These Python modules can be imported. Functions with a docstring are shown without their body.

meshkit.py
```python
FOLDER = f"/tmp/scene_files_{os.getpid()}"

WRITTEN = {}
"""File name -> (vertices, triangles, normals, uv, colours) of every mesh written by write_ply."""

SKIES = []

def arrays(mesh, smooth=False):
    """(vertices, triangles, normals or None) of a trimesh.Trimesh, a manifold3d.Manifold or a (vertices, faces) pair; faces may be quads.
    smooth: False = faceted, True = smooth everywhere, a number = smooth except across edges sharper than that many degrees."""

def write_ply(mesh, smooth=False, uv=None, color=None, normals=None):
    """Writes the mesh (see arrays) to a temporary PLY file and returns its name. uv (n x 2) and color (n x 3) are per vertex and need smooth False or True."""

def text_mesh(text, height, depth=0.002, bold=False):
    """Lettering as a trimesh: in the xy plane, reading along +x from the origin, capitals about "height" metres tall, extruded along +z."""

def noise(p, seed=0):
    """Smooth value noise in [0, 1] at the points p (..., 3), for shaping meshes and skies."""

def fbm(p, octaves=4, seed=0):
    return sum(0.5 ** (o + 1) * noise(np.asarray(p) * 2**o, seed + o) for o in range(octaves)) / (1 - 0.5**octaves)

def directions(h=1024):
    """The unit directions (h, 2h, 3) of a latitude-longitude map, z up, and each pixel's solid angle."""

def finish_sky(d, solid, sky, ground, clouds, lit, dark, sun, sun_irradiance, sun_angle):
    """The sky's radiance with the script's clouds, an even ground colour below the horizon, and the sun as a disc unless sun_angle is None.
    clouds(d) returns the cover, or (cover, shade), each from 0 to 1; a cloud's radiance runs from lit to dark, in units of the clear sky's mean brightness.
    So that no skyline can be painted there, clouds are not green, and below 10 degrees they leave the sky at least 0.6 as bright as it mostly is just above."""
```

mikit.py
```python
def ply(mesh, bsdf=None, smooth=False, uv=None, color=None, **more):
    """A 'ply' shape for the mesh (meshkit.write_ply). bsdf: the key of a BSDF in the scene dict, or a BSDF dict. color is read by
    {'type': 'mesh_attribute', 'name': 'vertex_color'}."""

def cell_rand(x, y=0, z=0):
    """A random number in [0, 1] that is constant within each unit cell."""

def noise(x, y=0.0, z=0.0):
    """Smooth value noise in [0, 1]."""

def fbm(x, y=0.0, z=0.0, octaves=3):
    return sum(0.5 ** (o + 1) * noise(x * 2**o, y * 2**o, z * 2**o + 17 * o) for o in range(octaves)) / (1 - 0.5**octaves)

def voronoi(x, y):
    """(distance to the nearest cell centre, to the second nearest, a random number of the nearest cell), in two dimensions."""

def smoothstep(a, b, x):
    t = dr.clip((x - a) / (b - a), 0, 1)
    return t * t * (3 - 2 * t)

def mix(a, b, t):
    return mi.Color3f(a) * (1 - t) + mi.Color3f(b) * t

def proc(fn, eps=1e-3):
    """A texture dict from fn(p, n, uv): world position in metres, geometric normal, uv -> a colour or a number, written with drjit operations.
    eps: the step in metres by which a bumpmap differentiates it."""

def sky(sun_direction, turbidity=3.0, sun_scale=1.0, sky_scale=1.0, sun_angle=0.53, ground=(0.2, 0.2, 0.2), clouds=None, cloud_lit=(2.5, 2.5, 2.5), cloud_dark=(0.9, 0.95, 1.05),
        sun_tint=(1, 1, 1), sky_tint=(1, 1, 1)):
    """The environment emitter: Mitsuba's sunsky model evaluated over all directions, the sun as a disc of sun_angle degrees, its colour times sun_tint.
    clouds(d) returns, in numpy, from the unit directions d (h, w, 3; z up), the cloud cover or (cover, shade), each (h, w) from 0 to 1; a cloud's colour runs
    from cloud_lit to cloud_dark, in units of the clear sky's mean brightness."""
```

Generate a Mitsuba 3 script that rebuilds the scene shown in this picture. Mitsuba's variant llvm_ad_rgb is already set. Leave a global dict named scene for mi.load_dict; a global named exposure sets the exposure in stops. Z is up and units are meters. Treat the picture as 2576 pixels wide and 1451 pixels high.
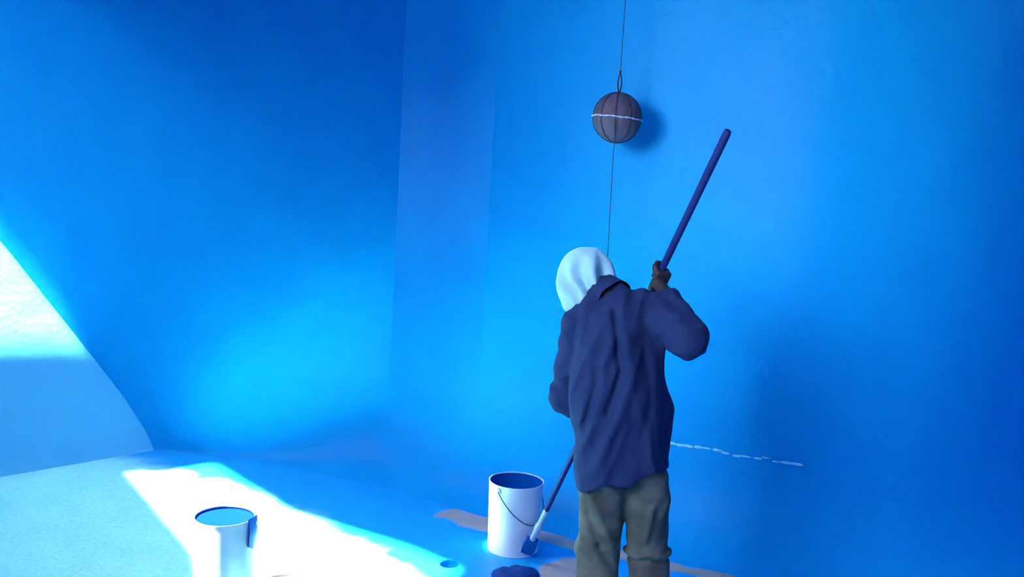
import math
import numpy as np
import trimesh
import manifold3d as m3
from shapely.geometry import Polygon, box as sbox
from scipy.ndimage import gaussian_filter1d
import drjit as dr
import mitsuba as mi
import mikit
import meshkit

# ------------------------------------------------------------------ camera, sky, exposure
T = mi.ScalarTransform4f
scene, labels = {}, {}
PITCH, ROLL, FPX = math.radians(6.0), math.radians(3.3), 2300.0
CAM = np.array([0.0, 0.0, 1.72])
_fw = np.array([0, math.cos(PITCH), -math.sin(PITCH)])
_u0 = np.cross([1.0, 0, 0], _fw)
_up = _u0 * math.cos(ROLL) - np.array([1.0, 0, 0]) * math.sin(ROLL)
scene['camera'] = {'type': 'perspective', 'fov': math.degrees(2 * math.atan(1288 / FPX)), 'fov_axis': 'x', 'near_clip': 0.05, 'far_clip': 200.0,
                   'to_world': T().look_at(origin=CAM.tolist(), target=(CAM + _fw).tolist(), up=_up.tolist())}
SUN = np.array([-0.36, -0.10, 0.93]); SUN /= np.linalg.norm(SUN)
scene['sky'] = mikit.sky(SUN, turbidity=4.0, sun_scale=9.0, sky_scale=24.0, sun_angle=2.0, ground=(0.3, 0.3, 0.3), sky_tint=(1.25, 1.0, 0.75))
exposure = 2.6

# ------------------------------------------------------------------ materials
noise, fbm, smoothstep, mix = mikit.noise, mikit.fbm, mikit.smoothstep, mikit.mix


def rgb(*c):
    return {'type': 'rgb', 'value': list(c)}


def mat(key, color, rough=0.5, spec=0.3, bump=None, bscale=1.0, eps=1e-3, **kw):
    b = {'type': 'principled', 'base_color': color if isinstance(color, dict) else rgb(*color), 'roughness': rough, 'specular': spec, **kw}
    if bump is not None:
        b = {'type': 'bumpmap', 'arbitrary': mikit.proc(bump, eps), 'scale': bscale, 'bsdf': b}
    scene[key] = {'type': 'twosided', 'bsdf': b}
    return key


BLUE = (0.022, 0.30, 0.84)


def wall_color(p, n, uv):
    f = fbm(p.x * 2.3, p.y * 2.3, p.z * 1.1, 3)
    return mix((0.003, 0.285, 0.70), (0.004, 0.313, 0.74), f)


def wall_bump(p, n, uv):
    return 0.0016 * fbm(p.x * 45, p.y * 45, p.z * 40, 2) + 0.010 * noise(p.x * 5, p.y * 5, p.z * 2.5)


def slope_bump(p, n, uv):
    return 0.003 * fbm(p.x * 38, p.y * 38, p.z * 38, 2) + 0.008 * noise(p.x * 7, p.y * 7, p.z * 7)


mat('m_wall', mikit.proc(wall_color), 0.38, 0.05, wall_bump, 1.0, 2e-3)
mat('m_hidden', (0.015, 0.11, 0.32), 0.7, 0.1)
WA = math.radians(27)
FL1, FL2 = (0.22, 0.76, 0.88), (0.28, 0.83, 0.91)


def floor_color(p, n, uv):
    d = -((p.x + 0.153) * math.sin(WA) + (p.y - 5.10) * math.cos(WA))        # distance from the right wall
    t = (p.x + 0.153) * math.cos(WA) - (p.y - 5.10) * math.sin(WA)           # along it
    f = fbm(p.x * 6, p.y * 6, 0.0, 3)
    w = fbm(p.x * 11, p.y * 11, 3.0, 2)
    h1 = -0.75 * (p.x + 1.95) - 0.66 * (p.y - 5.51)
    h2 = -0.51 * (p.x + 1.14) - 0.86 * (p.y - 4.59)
    sun_pale = smoothstep(-0.22, 0.02, dr.minimum(h1, h2) + 0.22 * (fbm(p.x * 7, p.y * 7, 1.0, 3) - 0.5))  # pale floor, with the brightness of the sun band painted into it
    blue = mix(mix((0.003, 0.285, 0.70), (0.004, 0.313, 0.74), f), mix(FL1, FL2, f) * (0.90 + 0.20 * noise(p.x * 140, p.y * 140, 0.0)), sun_pale)
    e = 0.10 * (w - 0.5)
    wid = 0.06 * (1 - smoothstep(0.35, 0.6, t))
    strip = smoothstep(0.285 + e, 0.315 + e, d) * (1 - smoothstep(0.41 + e + wid, 0.45 + e + wid, d)) * smoothstep(0.02 + e, 0.07 + e, t) * (1 - smoothstep(1.55 + 3 * e, 1.75 + 3 * e, t))
    q = dr.sqrt(dr.square((p.x - 0.36) / 0.17) + dr.square((p.y - 4.02) / 0.19)) + 2.5 * e
    blob = 1 - smoothstep(0.9, 1.12, q)
    bare = dr.maximum(strip, blob)
    return mix(blue, mix((0.26, 0.26, 0.26), (0.34, 0.33, 0.32), w), bare)


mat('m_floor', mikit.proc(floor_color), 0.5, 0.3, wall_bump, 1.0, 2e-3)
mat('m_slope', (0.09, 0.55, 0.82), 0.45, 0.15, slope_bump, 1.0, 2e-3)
mat('m_lime', (0.35, 0.35, 0.33), 0.9, 0.1)


def put(key, mesh, bsdf, smooth=False, **kw):
    assert key not in scene, key
    scene[key] = mikit.ply(mesh, bsdf, smooth=smooth, **kw)
    return key


def struct(key, mesh, bsdf, label=None, smooth=False):
    put(key, mesh, bsdf, smooth)
    labels[key] = {'kind': 'structure'}
    if label:
        labels[key]['label'] = label


def grid_mesh(V):
    a, b = V.shape[:2]
    idx = np.arange(a * b).reshape(a, b)
    q = np.stack([idx[:-1, :-1], idx[1:, :-1], idx[1:, 1:], idx[:-1, 1:]], -1).reshape(-1, 4)
    f = np.vstack([q[:, [0, 1, 2]], q[:, [0, 2, 3]]])
    return trimesh.Trimesh(V.reshape(-1, 3), f, process=False)


def bx(x0, x1, y0, y1, z0, z1):
    return trimesh.creation.box(bounds=[[x0, y0, z0], [x1, y1, z1]])


# ------------------------------------------------------------------ walls: one path, coved into the floor
TOP = 3.3
path = [(-4.9, 5.70), (-0.72, 5.54), (-0.153, 5.10)]
WA = math.radians(27)
a = WA
p = np.array(path[-1])
pts = [p.copy()]
for i in range(75):
    t = i * 0.06
    q = np.clip((t - 1.35) / 1.7, 0, 1)
    ang = a - math.radians(64) * q * q * (3 - 2 * q)
    p = p + 0.06 * np.array([math.cos(ang), -math.sin(ang)])
    pts.append(p.copy())
end = pts[-1]
pts.append(np.array([4.25, end[1] - 0.1]))
pts.append(np.array([4.25, -2.8]))


def resample(P, step):
    P = np.array(P)
    s = np.r_[0, np.cumsum(np.linalg.norm(np.diff(P, axis=0), axis=1))]
    n = max(2, int(round(s[-1] / step)) + 1)
    t = np.linspace(0, s[-1], n)
    return np.stack([np.interp(t, s, P[:, 0]), np.interp(t, s, P[:, 1])], -1)


segs = [resample(path[:2], 0.05), resample(path[1:], 0.04), resample(pts, 0.05)]
cut1, cut2 = len(segs[0]) - 1, len(segs[0]) + len(segs[1]) - 2
W = np.vstack([segs[0], segs[1][1:], segs[2][1:]])
HC = 0.52


def offset(z):
    b = 0.05 * np.clip((HC - z) / HC, 0, 1)
    h, w = 0.42, 0.27
    c = np.where(z < h, w * (1 - np.sqrt(np.clip(1 - np.clip((h - z) / h, 0, 1) ** 2, 0, 1))), 0)
    return b + c


FOOT = 0.22 + 0.78 * np.clip((W[:, 0] + 2.0) / 1.2, 0, 1) ** 1.2
zs = np.r_[0.0, 0.004, 0.012, 0.025, 0.045, 0.07, 0.1, 0.14, 0.18, 0.23, 0.28, 0.33, 0.38, 0.42, 0.46, 0.5, 0.52, np.linspace(0.6, TOP, 28)]
rows = []
for z in zs:
    k = np.clip((HC + 0.10 - z) / (HC + 0.10), 0, 1)
    Q = W if k <= 0 else np.stack([gaussian_filter1d(W[:, c], 0.3 + 7 * k ** 1.2, mode='nearest') for c in (0, 1)], -1)
    tg = np.gradient(Q, axis=0)
    tg /= np.linalg.norm(tg, axis=1, keepdims=True)
    nrm = np.stack([tg[:, 1], -tg[:, 0]], -1)
    if k > 0:
        nrm = np.stack([gaussian_filter1d(nrm[:, c], 3, mode='nearest') for c in (0, 1)], -1)
        nrm /= np.linalg.norm(nrm, axis=1, keepdims=True)
    Q = Q + nrm * (offset(z) * FOOT)[:, None]
    rows.append(np.c_[Q, np.full(len(Q), z)])
V = np.array(rows).transpose(1, 0, 2)
struct('wall_left', grid_mesh(V[:cut1 + 1]), 'm_wall', 'dark blue painted wall left of the vertical corner', True)
struct('wall_center', grid_mesh(V[cut1:cut2 + 1]), 'm_wall', 'narrow bright blue upright strip of wall between the two corners', True)
struct('wall_right', grid_mesh(V[cut2:]), 'm_wall', 'wide blue wall in front of the painter, fading dark to the right', True)

# the sloping buttress in the far left corner
F1, F2, F3 = np.array([-2.757, 4.885, 0]), np.array([-2.10, 5.60, 0]), np.array([-3.19, 5.70, 1.34])
nE = np.cross(F2 - F1, F3 - F2); nE /= np.linalg.norm(nE)


def e_height(x, y):
    return -((x - F1[0]) * nE[0] + (y - F1[1]) * nE[1]) / nE[2]


d12 = (F1 - F2) / np.linalg.norm(F1 - F2)
u = np.linspace(-0.3, 2.2, 90); v = np.linspace(-0.25, 1.6, 70)
perp = np.array([-d12[1], d12[0]]) if e_height(*(F2[:2] + np.array([-d12[1], d12[0]]))) > 0 else np.array([d12[1], -d12[0]])
E3 = np.zeros((len(u), len(v), 3))
for i, uu in enumerate(u):
    xy = F2[:2] + d12[:2] * uu + perp[None, :] * v[:, None]
    z = e_height(xy[:, 0], xy[:, 1])
    z = 0.5 * (z + np.sqrt(z * z + 0.02 ** 2)) - 0.012
    z = np.minimum(z, 3.4)
    z = np.where(xy[:, 0] < -3.42, -0.05, z)
    E3[i] = np.c_[xy, z]
E3[..., 2] += 0.012 * (meshkit.fbm(E3 * 4, 3) - 0.5)
struct('wall_slope', grid_mesh(E3), 'm_slope', 'sloping blue buttress at the left edge with a white triangle of sunlight', True)

# floor
from shapely.geometry import Point
fl = trimesh.creation.extrude_polygon(sbox(-4.9, 2.4, 4.2, 6.0).difference(Point(-0.216, 4.064).buffer(0.046, 32)), 0.1, engine='earcut')
fl.apply_translation([0, 0, -0.1])
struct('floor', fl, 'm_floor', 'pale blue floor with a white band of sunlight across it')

# unseen rest of the room: openings shaped, partitions added to place the light
S3 = SUN / SUN[2]


def back(poly):
    return Polygon([(q[0] + S3[0] * (TOP - q[2]), q[1] + S3[1] * (TOP - q[2])) for q in poly])


def onE(x, y):
    return (x, y, float(e_height(x, y)))


W1y = lambda x: np.interp(x, [path[0][0], path[1][0]], [path[0][1], path[1][1]])
band = [(-1.93, 5.55, 0), (-1.10, 4.62, 0), (-0.45, 4.24, 0), (-0.18, 4.02, 0), (-0.26, 3.75, 0), (-0.75, 3.72, 0), (-0.75, 3.30, 0), (-1.27, 3.30, 0), (-1.29, 3.77, 0), (-1.40, 4.02, 0), (-2.22, 5.16, 0)]
spot = [(-0.035, 4.19, 0), (0.072, 4.19, 0), (0.072, 4.37, 0), (-0.035, 4.37, 0)]      # a chink added to light the left of the far bucket
tri = [onE(-2.665, W1y(-2.665)), onE(-3.45, W1y(-3.45)), onE(-3.45, 4.79), onE(-2.988, 5.297)]
roof = sbox(-4.9, 2.35, 4.2, 6.0).union(sbox(-1.75, -2.9, 4.2, 2.4)).difference(back(band)).difference(back(tri)).difference(back(spot))
parts = [trimesh.creation.extrude_polygon(g, 0.06, engine='earcut') for g in getattr(roof, 'geoms', [roof])]
m = trimesh.util.concatenate(parts); m.apply_translation([0, 0, TOP])
# courses added over the gaps, stepped along the sun, to limit sky light
shaft = []
for k in range(3):
    z0 = TOP + 0.06 + 0.16 * k
    g = Polygon([(q[0] + S3[0] * (z0 - q[2]), q[1] + S3[1] * (z0 - q[2])) for q in band])
    c = trimesh.creation.extrude_polygon(g.buffer(0.25, join_style=2).difference(g.buffer(0.01, join_style=2)).intersection(sbox(-6, 2.4, 0, 7)), 0.16, engine='earcut')
    c.apply_translation([0, 0, z0]); shaft.append(c)
for k in range(7):
    z0 = TOP + 0.06 + 0.16 * k
    g = Polygon([(q[0] + S3[0] * (z0 - q[2]), q[1] + S3[1] * (z0 - q[2])) for q in tri])
    c = trimesh.creation.extrude_polygon(g.buffer(0.7, join_style=2).difference(g.buffer(0.01, join_style=2)).intersection(sbox(-6, 4.75, 0, 7)), 0.16, engine='earcut')
    c.apply_translation([0, 0, z0]); shaft.append(c)
m = trimesh.util.concatenate([m] + shaft)
struct('ceiling', m, 'm_hidden')
XS = -3.9                                                   # open sky side of the added anteroom
side = trimesh.util.concatenate([bx(-5.0, -4.9, 2.4, 4.4, 0, TOP), bx(-5.0, -4.9, 4.8, 6.0, 0, TOP), bx(-5.0, -4.9, 4.4, 4.8, 0, 1.5), bx(-5.0, -4.9, 4.4, 4.8, 2.4, TOP)])
struct('wall_side', side, 'm_hidden')
struct('wall_added_partition', bx(-4.9, -1.5, 2.35, 2.45, 0, TOP + 0.06), 'm_hidden')  # unseen wall added to keep window light off the left wall
struct('wall_added_pier', bx(-1.75, -1.65, -4.5, -1.2, 0, TOP), 'm_hidden')  # unseen pier added to bound the pool of light
struct('wall_added_sill', bx(-1.75, -1.65, -1.2, 2.45, 0, 1.7), 'm_hidden')  # unseen sill added so low things stay dim
struct('wall_added_outer', trimesh.util.concatenate([bx(XS - 0.1, XS, -0.1, 2.45, 0, 5.0), bx(XS - 0.1, -1.65, -4.6, -4.5, 0, 5.0)]), 'm_hidden')  # unseen walls added to narrow the sky that reaches the right wall
struct('wall_rear', bx(-1.75, 4.2, -2.9, -2.8, 0, TOP), 'm_hidden')
struct('floor_front', bx(-4.9, 4.2, -4.6, 2.4, -0.1, 0.0), 'm_hidden')
struct('ground', bx(-30, -4.9, -30, 30, -0.2, -0.02), 'm_lime')

# ------------------------------------------------------------------ materials of the things
def jacket_color(p, n, uv):
    f = fbm(p.x * 30, p.y * 30, p.z * 30, 2)
    g = fbm(p.x * 5, p.y * 5, p.z * 4, 2)
    return mix((0.011, 0.020, 0.076), (0.021, 0.037, 0.110), f * 0.5 + g * 0.5)


def trouser_color(p, n, uv):
    f = fbm(p.x * 16, p.y * 16, p.z * 12, 3)
    return mix((0.075, 0.073, 0.066), (0.13, 0.126, 0.115), smoothstep(0.3, 0.7, f))


def ball_color(p, n, uv):
    f = fbm(p.x * 60, p.y * 60, p.z * 9, 3)
    return mix((0.035, 0.030, 0.066), (0.12, 0.098, 0.15), f)


mat('m_jacket', mikit.proc(jacket_color), 0.9, 0.1, sheen=0.2)
mat('m_trouser', mikit.proc(trouser_color), 0.9, 0.1)
mat('m_hood', (0.30, 0.54, 0.64), 0.9, 0.1)
mat('m_skin', (0.030, 0.020, 0.026), 0.55, 0.3)
mat('m_eye', (0.7, 0.7, 0.68), 0.3, 0.4)
mat('m_boot', (0.05, 0.045, 0.04), 0.6, 0.3)
mat('m_ball', mikit.proc(ball_color), 0.7, 0.25)
mat('m_cord', (0.03, 0.03, 0.06), 0.8, 0.1)
mat('m_band', (0.36, 0.40, 0.58), 0.8, 0.1)
mat('m_pole', (0.010, 0.020, 0.13), 0.5, 0.2)
mat('m_ferrule', (0.40, 0.50, 0.62), 0.35, 0.5)
mat('m_bucket', (0.56, 0.64, 0.72), 0.45, 0.35)
mat('m_paint_sun_dark', (0.001, 0.026, 0.16), 0.5, 0.03)  # same paint darkened in colour to offset the sun on the near bucket
mat('m_paint', (0.002, 0.085, 0.40), 0.35, 0.1)
mat('m_bristle', (0.006, 0.07, 0.30), 0.8, 0.1)
mat('m_wire', (0.10, 0.13, 0.18), 0.4, 0.5, metallic=0.6)
mat('m_rag', (0.012, 0.05, 0.22), 0.9, 0.1)
mat('m_grey', (0.045, 0.050, 0.058), 0.6, 0.3)
mat('m_glint', (0.28, 0.72, 0.88), 0.5, 0.3)


# ------------------------------------------------------------------ modelling helpers
def tag(key, label, category, group=None):
    labels[key] = {'label': label, 'category': category}
    if group:
        labels[key]['group'] = group


def tube(P, r, n=10, cap=True):
    P = np.asarray(P, float); r = np.broadcast_to(np.asarray(r, float), (len(P),))
    tg = np.gradient(P, axis=0); tg /= np.linalg.norm(tg, axis=1, keepdims=True)
    ref = np.array([0, 0, 1.0]) if abs(tg[0][2]) < 0.9 else np.array([1.0, 0, 0])
    u = np.cross(tg[0], ref); u /= np.linalg.norm(u)
    th = np.linspace(0, 2 * math.pi, n, endpoint=False)
    V = []
    for i in range(len(P)):
        u = u - tg[i] * (u @ tg[i]); u /= np.linalg.norm(u)
        w = np.cross(tg[i], u)
        V.append(P[i] + r[i] * (np.cos(th)[:, None] * u + np.sin(th)[:, None] * w))
    V = np.vstack(V + [P[:1], P[-1:]])
    F = []
    for i in range(len(P) - 1):
        for j in range(n):
            a_, b_ = i * n + j, i * n + (j + 1) % n
            F += [[a_, b_, b_ + n], [a_, b_ + n, a_ + n]]
    L = len(P) * n
    for j in range(n):
        F.append([L, (j + 1) % n, j]); F.append([L + 1, L - n + j, L - n + (j + 1) % n])
    return trimesh.Trimesh(V, F, process=False)


def lathe(prof, n=48):
    return trimesh.creation.revolve(np.array(prof, float), sections=n)


def at(m, *loc):
    m.apply_translation(loc)
    return m


def sdf_mesh(fn, lo, hi, h):
    """Surface nets of fn(x, y, z) < 0 in the box."""
    ax = [np.arange(lo[k], hi[k] + h, h, dtype=np.float32) for k in range(3)]
    X, Y, Z = np.meshgrid(*ax, indexing='ij')
    D = fn(X, Y, Z)
    sgn = D < 0
    n = np.array(D.shape) - 1
    acc = np.zeros(tuple(n) + (3,), np.float32); cnt = np.zeros(tuple(n), np.float32)
    sl = lambda o, k: slice(o, o + n[k])
    corners = [(i, j, k) for i in (0, 1) for j in (0, 1) for k in (0, 1)]
    for c in corners:
        for axis in range(3):
            if c[axis]:
                continue
            e = list(c); e[axis] = 1
            d0 = D[sl(c[0], 0), sl(c[1], 1), sl(c[2], 2)]; d1 = D[sl(e[0], 0), sl(e[1], 1), sl(e[2], 2)]
            m = (d0 < 0) != (d1 < 0)
            t = np.where(m, d0 / np.where(m, d0 - d1, 1), 0)
            for k in range(3):
                acc[..., k] += m * (c[k] + (t if k == axis else 0))
            cnt += m
    on = cnt > 0
    ids = np.full(tuple(n), -1); ids[on] = np.arange(on.sum())
    ijk = np.argwhere(on)
    V = (ijk + acc[on] / cnt[on][:, None]) * h + np.array(lo)
    F = []
    for axis in range(3):
        b, c = (axis + 1) % 3, (axis + 2) % 3
        s0 = [slice(None)] * 3; s1 = [slice(None)] * 3
        s0[axis] = slice(0, -1); s1[axis] = slice(1, None)
        ch = sgn[tuple(s0)] != sgn[tuple(s1)]
        P = np.argwhere(ch)
        ok = (P[:, b] > 0) & (P[:, c] > 0) & (P[:, b] < n[b]) & (P[:, c] < n[c])
        P = P[ok]
        ins = sgn[tuple(P.T)]
        q = []
        for db, dc in ((-1, -1), (0, -1), (0, 0), (-1, 0)):
            R = P.copy(); R[:, b] += db; R[:, c] += dc
            q.append(ids[tuple(R.T)])
        q = np.stack(q, -1)
        q = np.where(ins[:, None], q, q[:, ::-1])
        F += [q[:, [0, 1, 2]], q[:, [0, 2, 3]]]
    return trimesh.Trimesh(V, np.vstack(F), process=False)


def cone(X, Y, Z, p, q, r0, r1, sy=1.0):
    """Signed distance to a round cone; sy < 1 flattens it front to back."""
    px, py, pz = X - p[0], (Y - p[1]) / sy, Z - p[2]
    d = np.array([q[0] - p[0], (q[1] - p[1]) / sy, q[2] - p[2]])
    t = np.clip((px * d[0] + py * d[1] + pz * d[2]) / max(d @ d, 1e-9), 0, 1)
    k = np.sqrt((px - t * d[0]) ** 2 + (py - t * d[1]) ** 2 + (pz - t * d[2]) ** 2) - (r0 + (r1 - r0) * t)
    return k * min(1.0, 0.5 * (1 + sy))


def smin(a_, b_, k):
    h = np.clip(0.5 + 0.5 * (b_ - a_) / k, 0, 1)
    return b_ + (a_ - b_) * h - k * h * (1 - h)


def vnoise(X, Y, Z, sx, sy, sz, seed):
    return meshkit.noise(np.stack([X * sx, Y * sy, Z * sz], -1), seed).astype(np.float32) - 0.5


# ------------------------------------------------------------------ the painter
POLE0, POLE1 = np.array([0.151, 4.130, 0.083]), np.array([0.669, 3.000, 1.958])
PA = (POLE1 - POLE0) / np.linalg.norm(POLE1 - POLE0)
polept = lambda f: POLE0 + (POLE1 - POLE0) * f
GR, GL = polept(0.725), polept(0.52)
SHL, SHR = np.array([0.255, 3.22, 1.268]), np.array([0.505, 3.20, 1.325])
ELL, ELR = np.array([0.225, 3.28, 0.985]), np.array([0.598, 3.03, 1.268])
HIPL, HIPR = np.array([0.362, 3.14, 0.83]), np.array([0.505, 3.14, 0.835])
KNL, KNR = np.array([0.362, 3.18, 0.46]), np.array([0.542, 3.17, 0.465])
ANL, ANR = np.array([0.372, 3.11, 0.09]), np.array([0.590, 3.10, 0.09])
NECK, HEAD = np.array([0.345, 3.24, 1.37]), np.array([0.270, 3.345, 1.415])


def ball(p, r, n=16):
    return m3.Manifold.sphere(r, n).translate([float(x) for x in p])


def bone(p, q, r0, r1):
    return m3.Manifold.batch_hull([ball(p, r0), ball(q, r1)])


def unit(v):
    return np.asarray(v, float) / np.linalg.norm(v)


def gripping_hand(c, axis, toward, wrist, rp=0.015, thumb=1.0):
    """A fist closed round a bar: c on its axis, toward = where the palm lies, the thumb on the +axis side."""
    o = unit(toward - axis * (toward @ axis)); s = np.cross(axis, o)
    P = lambda ang, r, al: c + r * (math.cos(ang) * o + math.sin(ang) * s) + axis * al
    palm = m3.Manifold.batch_hull([ball(P(x, rp + 0.014, al), 0.013) for x in (-0.7, 0.75) for al in (-0.034, 0.034)])
    out = [palm, bone(P(-0.3, rp + 0.017, 0), wrist, 0.021, 0.026)]
    for k, (al, ln) in enumerate(((0.030, 0.95), (0.010, 1.0), (-0.010, 0.97), (-0.029, 0.84))):
        J = [P(x * ln, rp + rr, al * (1 - 0.05 * i)) for i, (x, rr) in enumerate(((0.75, 0.013), (1.9, 0.0125), (2.9, 0.0100), (3.6, 0.0085)))]
        R = [0.0105, 0.0098, 0.0088, 0.0075]
        out += [bone(J[i], J[i + 1], R[i], R[i + 1]) for i in range(3)]
    J = [P(-0.75, rp + 0.015, 0.028), P(-1.6, rp + 0.014, 0.046), P(-2.5, rp + 0.0105, 0.050), P(-3.2, rp + 0.0095, 0.047)]
    R = [0.0135, 0.0115, 0.0100, 0.0082]
    out += [bone(J[i], J[i + 1], R[i], R[i + 1]) for i in range(3)]
    return out


hd = unit([-0.30, 0.80, -0.52])                                      # where he looks: down to the brush
hs = unit(np.cross(hd, [0, 0, 1.0])); hu = np.cross(hs, hd)
H = lambda x, y, z: HEAD + hs * x + hd * y + hu * z
bones = [m3.Manifold.batch_hull([ball(H(0, -0.015, 0.025), 0.082, 24), ball(H(0, 0.02, 0.03), 0.075, 24)]),          # skull
         m3.Manifold.batch_hull([ball(H(0, 0.045, -0.03), 0.052), ball(H(0, 0.07, -0.085), 0.022), ball(H(0.035, 0.01, -0.06), 0.025), ball(H(-0.035, 0.01, -0.06), 0.025)]),
         m3.Manifold.batch_hull([ball(H(0, 0.090, 0.015), 0.009), ball(H(0, 0.112, -0.025), 0.011), ball(H(0.013, 0.098, -0.030), 0.008), ball(H(-0.013, 0.098, -0.030), 0.008)]),   # nose
         bone(H(0.020, 0.093, -0.055), H(-0.020, 0.093, -0.055), 0.007, 0.007), bone(H(0.016, 0.092, -0.066), H(-0.016, 0.092, -0.066), 0.007, 0.007),                          # lips
         bone(H(0.045, 0.078, 0.030), H(0.012, 0.092, 0.028), 0.009, 0.008), bone(H(-0.045, 0.078, 0.030), H(-0.012, 0.092, 0.028), 0.009, 0.008),                              # brows
         bone(H(0.083, -0.005, 0.02), H(0.078, 0.0, -0.025), 0.013, 0.009), bone(H(-0.083, -0.005, 0.02), H(-0.078, 0.0, -0.025), 0.013, 0.009),                                # ears
         bone(H(0, -0.02, -0.02), NECK, 0.056, 0.060), bone(NECK, np.array([0.395, 3.19, 1.22]), 0.062, 0.10),
         m3.Manifold.batch_hull([ball(SHL + [0.03, 0, 0], 0.055), ball(SHR - [0.03, 0, 0], 0.055), ball([0.40, 3.17, 1.12], 0.10)]),
         m3.Manifold.batch_hull([ball([0.36, 3.16, 1.05], 0.085), ball([0.43, 3.16, 1.05], 0.085), ball(HIPL, 0.075), ball(HIPR, 0.075), ball([0.40, 3.18, 1.15], 0.10)]),
         bone(HIPL, KNL, 0.075, 0.050), bone(KNL, ANL, 0.050, 0.036), bone(HIPR, KNR, 0.075, 0.050), bone(KNR, ANR, 0.050, 0.036),
         bone(ANL, ANL + [-0.02, 0.15, -0.05], 0.036, 0.025), bone(ANR, ANR + [0.02, 0.15, -0.05], 0.036, 0.025),
         bone(SHL, ELL, 0.045, 0.036), bone(SHR, ELR, 0.045, 0.036)]
WRR = GR + unit(ELR - GR) * 0.095
WRL = GL + unit(ELL - GL) * 0.090
bones += [bone(ELR, WRR, 0.037, 0.026), bone(ELL, WRL, 0.037, 0.026)]
body = m3.Manifold.batch_boolean(bones, m3.OpType.Add).refine_to_length(0.014)
hands = m3.Manifold.batch_boolean(gripping_hand(GR, PA, ELR - GR, WRR) + gripping_hand(GL, PA, ELL - GL, WRL), m3.OpType.Add).refine_to_length(0.005)


def relax(man, it):
    k = man.to_mesh()
    t = trimesh.Trimesh(k.vert_properties[:, :3], k.tri_verts, process=True)
    trimesh.smoothing.filter_taubin(t, iterations=it)
    return t


def tomani(t):
    return m3.Manifold(m3.Mesh(vert_properties=np.asarray(t.vertices, np.float32), tri_verts=np.asarray(t.faces, np.uint32)))


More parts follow.
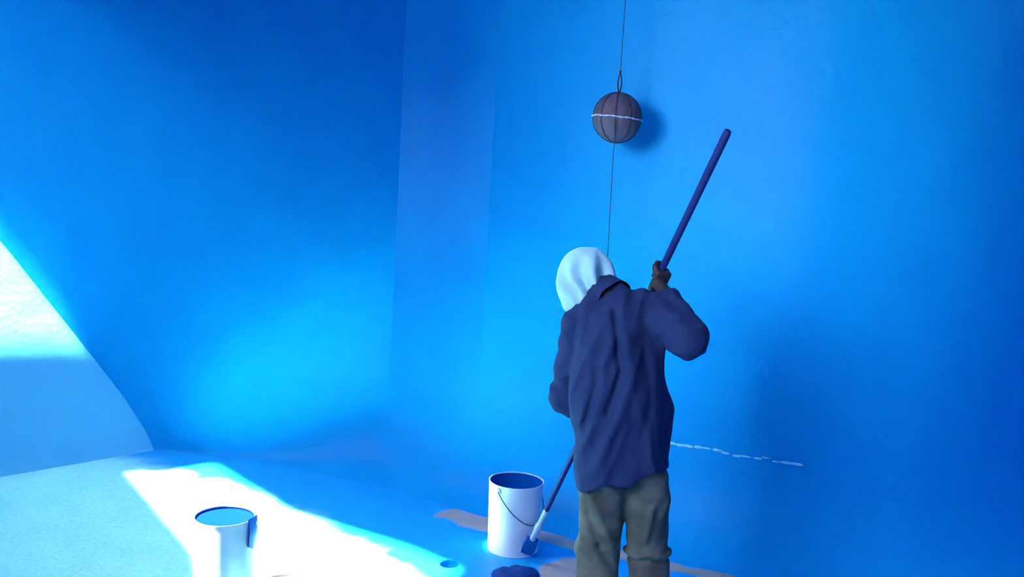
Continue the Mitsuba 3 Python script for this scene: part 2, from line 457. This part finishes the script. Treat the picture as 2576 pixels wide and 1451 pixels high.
whole = tomani(relax(body, 8)) + tomani(relax(hands, 5))
put('person__body', whole, 'm_skin', 40)
for i, sx in enumerate((-1, 1)):
    put('person__eye' + ('', '_001')[i], at(trimesh.creation.icosphere(3, 0.0125), *H(0.031 * sx, 0.082, 0.010)), 'm_eye', True)
tag('person', 'painter seen from behind in a navy jacket, grey trousers and pale head cloth', 'person')


def folds(X, Y, Z, lines):
    """Ridges (amount < 0) and valleys (> 0) along lines on the back, given as (x, z) points."""
    out = 0
    for amount, w, P in lines:
        best = np.full(X.shape, 9, np.float32)
        for (x0, z0), (x1, z1) in zip(P[:-1], P[1:]):
            dx, dz = x1 - x0, z1 - z0
            t = np.clip(((X - x0) * dx + (Z - z0) * dz) / (dx * dx + dz * dz), 0, 1)
            best = np.minimum(best, (X - x0 - t * dx) ** 2 + (Z - z0 - t * dz) ** 2)
        out = out + amount * np.exp(-best / w ** 2) * (Y < 3.16)
    return out


JACKET_FOLDS = [(-0.016, 0.022, [(0.399, 1.256), (0.423, 1.108), (0.367, 0.94), (0.323, 0.798)]), (0.020, 0.014, [(0.358, 1.328), (0.383, 1.133), (0.35, 0.994)]),
                (-0.012, 0.016, [(0.284, 1.209), (0.281, 1.1), (0.263, 0.961)]), (-0.012, 0.018, [(0.330, 1.19), (0.315, 1.033), (0.286, 0.893)]),
                (0.012, 0.013, [(0.307, 1.128), (0.295, 1.046), (0.273, 0.934)]), (0.010, 0.018, [(0.453, 1.246), (0.494, 1.057), (0.466, 0.876)])]
TROUSER_FOLDS = [(-0.014, 0.016, [(0.285, 0.747), (0.333, 0.645), (0.404, 0.507)]), (-0.012, 0.013, [(0.533, 0.656), (0.515, 0.536)]),
                 (0.012, 0.013, [(0.30, 0.66), (0.36, 0.50)]), (-0.010, 0.014, [(0.353, 0.744), (0.412, 0.692)]), (0.012, 0.014, [(0.36, 0.50), (0.41, 0.42)])]


def jacket(X, Y, Z):
    d = cone(X, Y, Z, (0.325, 3.22, 1.275), (0.470, 3.21, 1.300), 0.098, 0.098, 0.85)
    d = smin(d, cone(X, Y, Z, (0.385, 3.19, 1.22), (0.400, 3.16, 1.02), 0.160, 0.152, 0.78), 0.05)
    d = smin(d, cone(X, Y, Z, (0.400, 3.16, 1.02), (0.428, 3.14, 0.68), 0.154, 0.166, 0.84), 0.05)
    d = smin(d, cone(X, Y, Z, (0.350, 3.235, 1.325), (0.335, 3.25, 1.375), 0.075, 0.058), 0.045)
    d = smin(d, cone(X, Y, Z, (0.56, 3.18, 0.985), (0.555, 3.17, 0.86), 0.032, 0.020), 0.045)       # the front flap standing out at the right
    f = 0.030 * np.abs(2 * vnoise(X + 0.25 * Z, Y, Z, 9, 5, 1.6, 5)) + 0.020 * np.abs(2 * vnoise(X - 0.35 * Z, Y, Z, 17, 8, 3.5, 8)) + 0.008 * vnoise(X, Y, Z, 40, 30, 14, 6)
    d = d + f - 0.014
    d = d + folds(X, Y, Z, JACKET_FOLDS)
    hem = 0.735 + 0.30 * np.clip(X - 0.35, -0.1, 0.25) + 0.012 * np.sin(X * 40)
    d = np.maximum(d, hem - Z)
    for s, e, w, r, seed in ((SHL, ELL, WRL, 0.066, 2), (SHR, ELR, WRR, 0.070, 4)):
        w = w + unit(e - w) * 0.02
        a_ = cone(X, Y, Z, s, e, r + 0.004, r - 0.006)
        a_ = smin(a_, cone(X, Y, Z, e, w, r - 0.006, 0.043), 0.03)
        a_ = a_ + 0.016 * (np.abs(2 * vnoise(X + Z, Y, Z - X, 13, 13, 11, seed)) - 0.3) + 0.008 * vnoise(X, Y, Z, 34, 30, 30, seed + 3)
        a_ = np.maximum(a_, (X - w[0]) * unit(w - e)[0] + (Y - w[1]) * unit(w - e)[1] + (Z - w[2]) * unit(w - e)[2])
        d = smin(d, a_, 0.010 if seed == 2 else 0.022)
    return d


def trousers(X, Y, Z):
    d = cone(X, Y, Z, HIPL + [0.01, 0, 0.03], HIPR + [-0.02, 0, 0.03], 0.084, 0.080)
    for h_, k_, a_, r in ((HIPL, KNL, ANL, 0.001), (HIPR, KNR, ANR, -0.003)):
        l = smin(cone(X, Y, Z, h_, k_, 0.088 + r, 0.076 + r), cone(X, Y, Z, k_, a_, 0.076 + r, 0.068 + r), 0.02)
        d = smin(d, l, 0.022)
    d = d + 0.022 * vnoise(X + 0.5 * Z, Y, Z, 14, 10, 4, 21) + 0.012 * vnoise(X - 0.6 * Z, Y, Z, 26, 18, 9, 22)
    d = d + folds(X, Y, Z, TROUSER_FOLDS)
    kz = 0.468 + 0.008 * np.sin(X * 50)
    d = d + (0.012 * np.exp(-((Z - kz + 0.012) / 0.007) ** 2) - 0.010 * np.exp(-((Z - kz - 0.010) / 0.010) ** 2)) * (X > 0.45)
    d = d + 0.022 * np.clip((Z - 0.76) / 0.06, 0, 1)
    return np.maximum(d, 0.055 + 0.01 * np.sin(X * 60) - Z)


put('person__jacket', sdf_mesh(jacket, (0.10, 2.90, 0.66), (0.74, 3.62, 1.48), 0.0065), 'm_jacket', True)
put('person__trousers', sdf_mesh(trousers, (0.22, 2.98, 0.03), (0.74, 3.32, 0.98), 0.0065), 'm_trouser', True)
labels['person__jacket'] = {'label': 'long navy work jacket'}
labels['person__trousers'] = {'label': 'baggy grey trousers'}
# collar
th = np.linspace(0, 2 * math.pi, 60)
col = []
nd = unit(H(0, -0.02, -0.02) - NECK)
nu_ = unit(np.cross(nd, [0, 1, 0])); nv_ = np.cross(nd, nu_)
for r, al in ((0.078, -0.03), (0.074, 0.005), (0.072, 0.03), (0.066, 0.032), (0.066, 0.0)):
    col.append(NECK + nd * al + r * (np.cos(th)[:, None] * nu_ + np.sin(th)[:, None] * nv_) + 0.003 * np.sin(5 * th)[:, None] * nd)
put('person__jacket__collar', grid_mesh(np.array(col)), 'm_jacket', 40)


def hood(X, Y, Z):
    qx, qy, qz = X - HEAD[0], Y - HEAD[1], Z - HEAD[2]
    a_ = qx * hs[0] + qy * hs[1] + qz * hs[2]
    b_ = qx * hd[0] + qy * hd[1] + qz * hd[2]
    c_ = qx * hu[0] + qy * hu[1] + qz * hu[2]
    d = (np.sqrt((a_ / 0.100) ** 2 + ((b_ + 0.005) / 0.108) ** 2 + ((c_ - 0.020) / 0.102) ** 2) - 1) * 0.10
    d = smin(d, cone(X, Y, Z, H(0, -0.02, -0.02), (0.300, 3.27, 1.35), 0.085, 0.070), 0.04)
    d = smin(d, cone(X, Y, Z, (0.225, 3.33, 1.39), (0.222, 3.315, 1.332), 0.055, 0.022), 0.04)       # the tail of the cloth
    ang = np.arctan2(a_, -b_)
    d = d + 0.015 * np.sin(ang * 9 + 6 * vnoise(X, Y, Z, 9, 9, 9, 3)) * np.clip((0.07 - c_) / 0.1, 0, 1) + 0.006 * vnoise(X, Y, Z, 26, 26, 26, 9)
    face = np.sqrt((a_ / 0.062) ** 2 + ((b_ - 0.115) / 0.085) ** 2 + ((c_ + 0.02) / 0.085) ** 2) - 1
    d = np.maximum(d, -face * 0.06)
    return np.maximum(d, -(d + 0.012))


put('person__head_cloth', sdf_mesh(hood, (0.12, 3.18, 1.27), (0.42, 3.52, 1.57), 0.0042), 'm_hood', True)
labels['person__head_cloth'] = {'label': 'pale blue-white cloth wrapped round the head'}
for i, (an, dx) in enumerate(((ANL, -0.03), (ANR, 0.03))):
    def boot(X, Y, Z, an=an, dx=dx):
        d = cone(X, Y, Z, (an[0], an[1] - 0.02, 0.045), (an[0] + dx, an[1] + 0.19, 0.035), 0.047, 0.044)
        d = smin(d, cone(X, Y, Z, (an[0], an[1], 0.06), (an[0], an[1], 0.19), 0.055, 0.052), 0.04)
        sole = np.maximum(cone(X, Y, Z, (an[0], an[1] - 0.02, 0.01), (an[0] + dx, an[1] + 0.19, 0.01), 0.055, 0.051), Z - 0.022)
        return np.maximum(np.minimum(d, sole), 0.001 - Z)
    put('person__boot' + ('', '_001')[i], sdf_mesh(boot, (an[0] - 0.12, an[1] - 0.11, -0.02), (an[0] + 0.12, an[1] + 0.28, 0.26), 0.006), 'm_boot', True)

# ------------------------------------------------------------------ the painting pole
L = np.linalg.norm(POLE1 - POLE0)
put('painting_pole__shaft', tube([polept(f) for f in (0.115, 0.12, 0.3, 0.6, 0.995, 1.0)], [0.008, 0.0115, 0.012, 0.0125, 0.0135, 0.011], 16), 'm_pole', 40)
put('painting_pole__ferrule', tube([polept(f) for f in (0.02, 0.024, 0.055, 0.058, 0.070, 0.073, 0.118, 0.121)], [0.010, 0.015, 0.015, 0.018, 0.018, 0.013, 0.013, 0.010], 20), 'm_ferrule', 40)
labels['painting_pole__ferrule'] = {'label': 'pale metal ferrule'}
bs = unit(np.cross(PA, [0, 1.0, 0])); bn = np.cross(bs, PA)
b0 = POLE0 + PA * 0.05
head = m3.Manifold.hull_points([tuple(b0 + PA * al + bs * x + bn * y) for al, w, t_ in ((0.0, 0.028, 0.012), (-0.05, 0.032, 0.013), (-0.105, 0.026, 0.008)) for x in (-w, w) for y in (-t_, t_)])
bl = head.to_mesh(); bl = trimesh.Trimesh(bl.vert_properties[:, :3], bl.tri_verts)
bl.apply_translation([0, 0, max(0.0, 0.002 - bl.bounds[0][2])])
put('painting_pole__brush', bl, 'm_bristle', 30)
labels['painting_pole__brush'] = {'label': 'blue-stained brush head'}
tag('painting_pole', 'long dark pole held slantwise by the painter, its pale ferrule by the bucket', 'painting pole')

# ------------------------------------------------------------------ hanging ball
BC, BR = np.array([0.463, 4.506, 2.108]), 0.120
put('hanging_ball__ball', at(trimesh.creation.icosphere(5, BR), *BC), 'm_ball', True)
tag('hanging_ball', 'dark brown ball tied with cord, hanging on a thin line before the blue wall', 'ball')
for k in range(5):
    g = math.radians(-100 + 36 * k)
    th = np.linspace(0, math.pi * 2, 60)
    P = BC + (BR + 0.001) * np.stack([np.sin(th) * math.cos(g), np.sin(th) * math.sin(g), np.cos(th)], -1)
    put('hanging_ball__net_cord' + ('' if k == 0 else '_%03d' % k), tube(P, 0.0022, 6), 'm_cord', True)
th = np.linspace(0, 2 * math.pi, 140)
P = BC + np.stack([(BR + 0.002) * np.cos(th), (BR + 0.002) * np.sin(th), 0.0012 * np.sin(9 * th) - 0.004 - 0.008 * np.cos(th)], -1)
put('hanging_ball__band', tube(P, 0.0036 + 0.0014 * np.sin(th * 23), 8), 'm_band', True)
labels['hanging_ball__band'] = {'label': 'pale cord round the middle of the ball'}
top = BC + [0, 0, BR]
for k, s in enumerate((-1, 1)):
    t = np.linspace(0, 1, 14)
    put('hanging_ball__loop' + ('', '_001')[k], tube(np.stack([top[0] + s * 0.009 * np.sin(math.pi * t), np.full(14, top[1]), top[2] - 0.004 + 0.10 * t], -1), 0.003, 8), 'm_cord', True)
put('hanging_ball__knot', at(trimesh.creation.icosphere(2, 0.006), top[0], top[1], top[2] + 0.10), 'm_cord', True)
put('hanging_ball__line', tube([(top[0], top[1], top[2] + 0.10), (top[0], top[1], 2.7), (top[0], top[1], TOP)], 0.0017, 6), 'm_cord', True)
put('hanging_ball__line_001', tube([(BC[0] - 0.014, BC[1] - BR - 0.001, BC[2] - 0.02), (BC[0] - 0.014, BC[1] - BR * 0.8, BC[2] - 0.09), (BC[0] - 0.013, BC[1] - 0.06, BC[2] - 0.16), (BC[0] - 0.010, BC[1] - 0.05, 1.7), (BC[0], BC[1] - 0.045, 1.05)], 0.0017, 6), 'm_cord', True)


# ------------------------------------------------------------------ buckets
def bucket(key, x, y, r0, r1, h, fill, bail, lug_angles, paint):
    prof = [(0, 0.004), (r0 - 0.006, 0.004), (r0 - 0.004, 0), (r0, 0.004), (r1 * 0.5 + r0 * 0.5, h * 0.5), (r1 - 0.0005, h * 0.93), (r1, h * 0.95), (r1 + 0.0005, h - 0.012), (r1 + 0.0012, h - 0.004), (r1 + 0.001, h), (r1 - 0.003, h - 0.001), (r1 - 0.004, h * 0.7), (r0 - 0.004, 0.012), (0, 0.012)]
    put(key + '__body', at(lathe(prof, 64), x, y, 0), 'm_bucket', 35)
    rf = r0 + (r1 - r0) * fill / h - 0.0055
    th = np.linspace(0, 2 * math.pi, 48)
    rr = np.linspace(0, 1, 8)
    D = np.array([[(x + rf * a_ * math.cos(t), y + rf * a_ * math.sin(t), fill + 0.002 * a_ ** 6) for t in th] for a_ in rr])
    put(key + '__paint', grid_mesh(D.transpose(1, 0, 2)), paint, True)
    ri = lambda z: r0 + (r1 - r0) * z / h - 0.0048
    put(key + '__lining', at(lathe([(ri(fill), fill - 0.01), (ri(h - 0.006), h - 0.006), (ri(h - 0.006) - 0.001, h - 0.005), (ri(fill) - 0.002, fill - 0.01)], 64), x, y, 0), paint, 35)
    labels[key + '__paint'] = {'label': 'blue paint inside'}
    for i, g in enumerate(lug_angles):
        c = np.array([math.cos(g), math.sin(g), 0])
        o = np.array([x, y, h * 0.93]) + c * (r1 + 0.002)
        put(key + '__lug' + ('', '_001')[i], tube([o - c * 0.004, o + c * 0.004, o + c * 0.0075], [0.013, 0.013, 0.009], 16), 'm_bucket', 30)
    g0, g1 = lug_angles
    if bail:
        t = np.linspace(0, 1, 40)
        if g1 < g0:
            g1 += 2 * math.pi
        ang = g0 + (g1 - g0) * t
        z = h * 0.93 - bail * np.sin(math.pi * t) ** 0.9
        rw = (r0 + (r1 - r0) * z / h) + 0.010
        put(key + '__handle', tube(np.stack([x + rw * np.cos(ang), y + rw * np.sin(ang), z], -1), 0.0026, 8), 'm_wire', True)


bucket('bucket', -1.087, 3.513, 0.112, 0.117, 0.38, 0.366, 0.20, (math.radians(2), math.radians(182)), 'm_paint_sun_dark')
tag('bucket', 'white bucket of blue paint standing in the sunlit band on the floor', 'bucket', 'white paint buckets')
bucket('bucket_001', 0.075, 4.285, 0.122, 0.1315, 0.345, 0.22, 0.16, (math.radians(-128), math.radians(40)), 'm_paint')
tag('bucket_001', 'white bucket with wire handle standing by the wall beside the painter', 'bucket', 'white paint buckets')
# a strip of dried paint hanging over the rim of the near bucket
t = np.linspace(0, 1, 12)
S = []
for g in np.radians(np.linspace(-26, 10, 7)):
    S.append([(-1.087 + (0.1195 + 0.004 * math.sin(3 * tt)) * math.cos(g), 3.513 + (0.1195 + 0.004 * math.sin(3 * tt)) * math.sin(g), 0.386 - 0.13 * tt * (1 - 0.5 * abs(g + 0.14))) for tt in t])
S = np.array(S)
drip_o = grid_mesh(S)
So = S.copy(); So[..., 0] += 0.004
both = trimesh.util.concatenate([drip_o, grid_mesh(So[::-1])])
put('bucket__paint_run', trimesh.convex.convex_hull(both) if False else both, 'm_paint', True)
labels['bucket__paint_run'] = {'label': 'blue paint run over the rim'}

# ------------------------------------------------------------------ small things on the floor
def dish(key, x, y, r, h, bsdf, wall=0.004):
    put(key, at(lathe([(0, 0), (r - 0.003, 0), (r, 0.003), (r, h - 0.002), (r - 0.001, h), (r - wall + 0.001, h), (r - wall, h - 0.002), (r - wall, 0.004), (0, 0.004)], 40), x, y, 0), bsdf, 35)


dish('drain', -0.216, 4.064, 0.046, 0.093, 'm_wall')
scene['drain']['to_world'] = T().translate([0, 0, -0.095])
tag('drain', 'small round drain hole in the pale floor left of the far bucket', 'drain')
put('lid', at(lathe([(0, 0), (0.112, 0), (0.118, 0.004), (0.118, 0.022), (0.114, 0.026), (0.104, 0.026), (0.100, 0.019), (0, 0.019)], 48), -0.885, 3.69, 0), 'm_grey', 35)
tag('lid', 'grey round lid at the bottom edge beside the near bucket', 'lid')
th = np.linspace(0, 2 * math.pi, 60)
rr = np.linspace(0, 1, 16)
G = np.zeros((60, 16, 3))
for i, tt in enumerate(th):
    rad = 1 + 0.18 * math.sin(2 * tt + 0.6) + 0.10 * math.sin(5 * tt)
    for j, q in enumerate(rr):
        G[i, j] = (0.085 + 0.095 * rad * q * math.cos(tt), 3.965 + 0.085 * rad * q * math.sin(tt), 0)
hgt = 0.042 * np.sqrt(np.clip(1 - rr ** 2, 0, 1))[None, :] * (0.55 + 0.9 * meshkit.fbm(G * 16 + 3, 3))
G[..., 2] = hgt + 0.001
G[-1] = G[0]
put('rag', grid_mesh(G), 'm_rag', True)
tag('rag', 'crumpled dark blue rag on the floor in front of the far bucket', 'rag')

# pale raised flecks, a glint painted along the foot of the right wall
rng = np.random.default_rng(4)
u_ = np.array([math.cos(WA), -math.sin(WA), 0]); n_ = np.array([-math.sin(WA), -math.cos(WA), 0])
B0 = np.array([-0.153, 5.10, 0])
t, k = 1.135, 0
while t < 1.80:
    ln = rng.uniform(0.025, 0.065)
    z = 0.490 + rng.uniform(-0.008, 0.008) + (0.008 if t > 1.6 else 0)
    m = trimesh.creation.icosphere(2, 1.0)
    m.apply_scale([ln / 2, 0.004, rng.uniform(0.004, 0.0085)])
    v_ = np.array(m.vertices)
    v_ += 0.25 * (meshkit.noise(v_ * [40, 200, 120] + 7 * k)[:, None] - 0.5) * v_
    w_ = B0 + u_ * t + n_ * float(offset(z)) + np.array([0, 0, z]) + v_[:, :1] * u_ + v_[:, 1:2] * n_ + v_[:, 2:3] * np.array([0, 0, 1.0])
    put('wall_right__painted_glint' + ('' if k == 0 else '_%03d' % k), trimesh.Trimesh(w_, m.faces, process=False), 'm_glint', True)
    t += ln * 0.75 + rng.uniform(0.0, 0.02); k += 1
labels['wall_right__painted_glint'] = {'label': 'pale painted streak standing for a glint'}
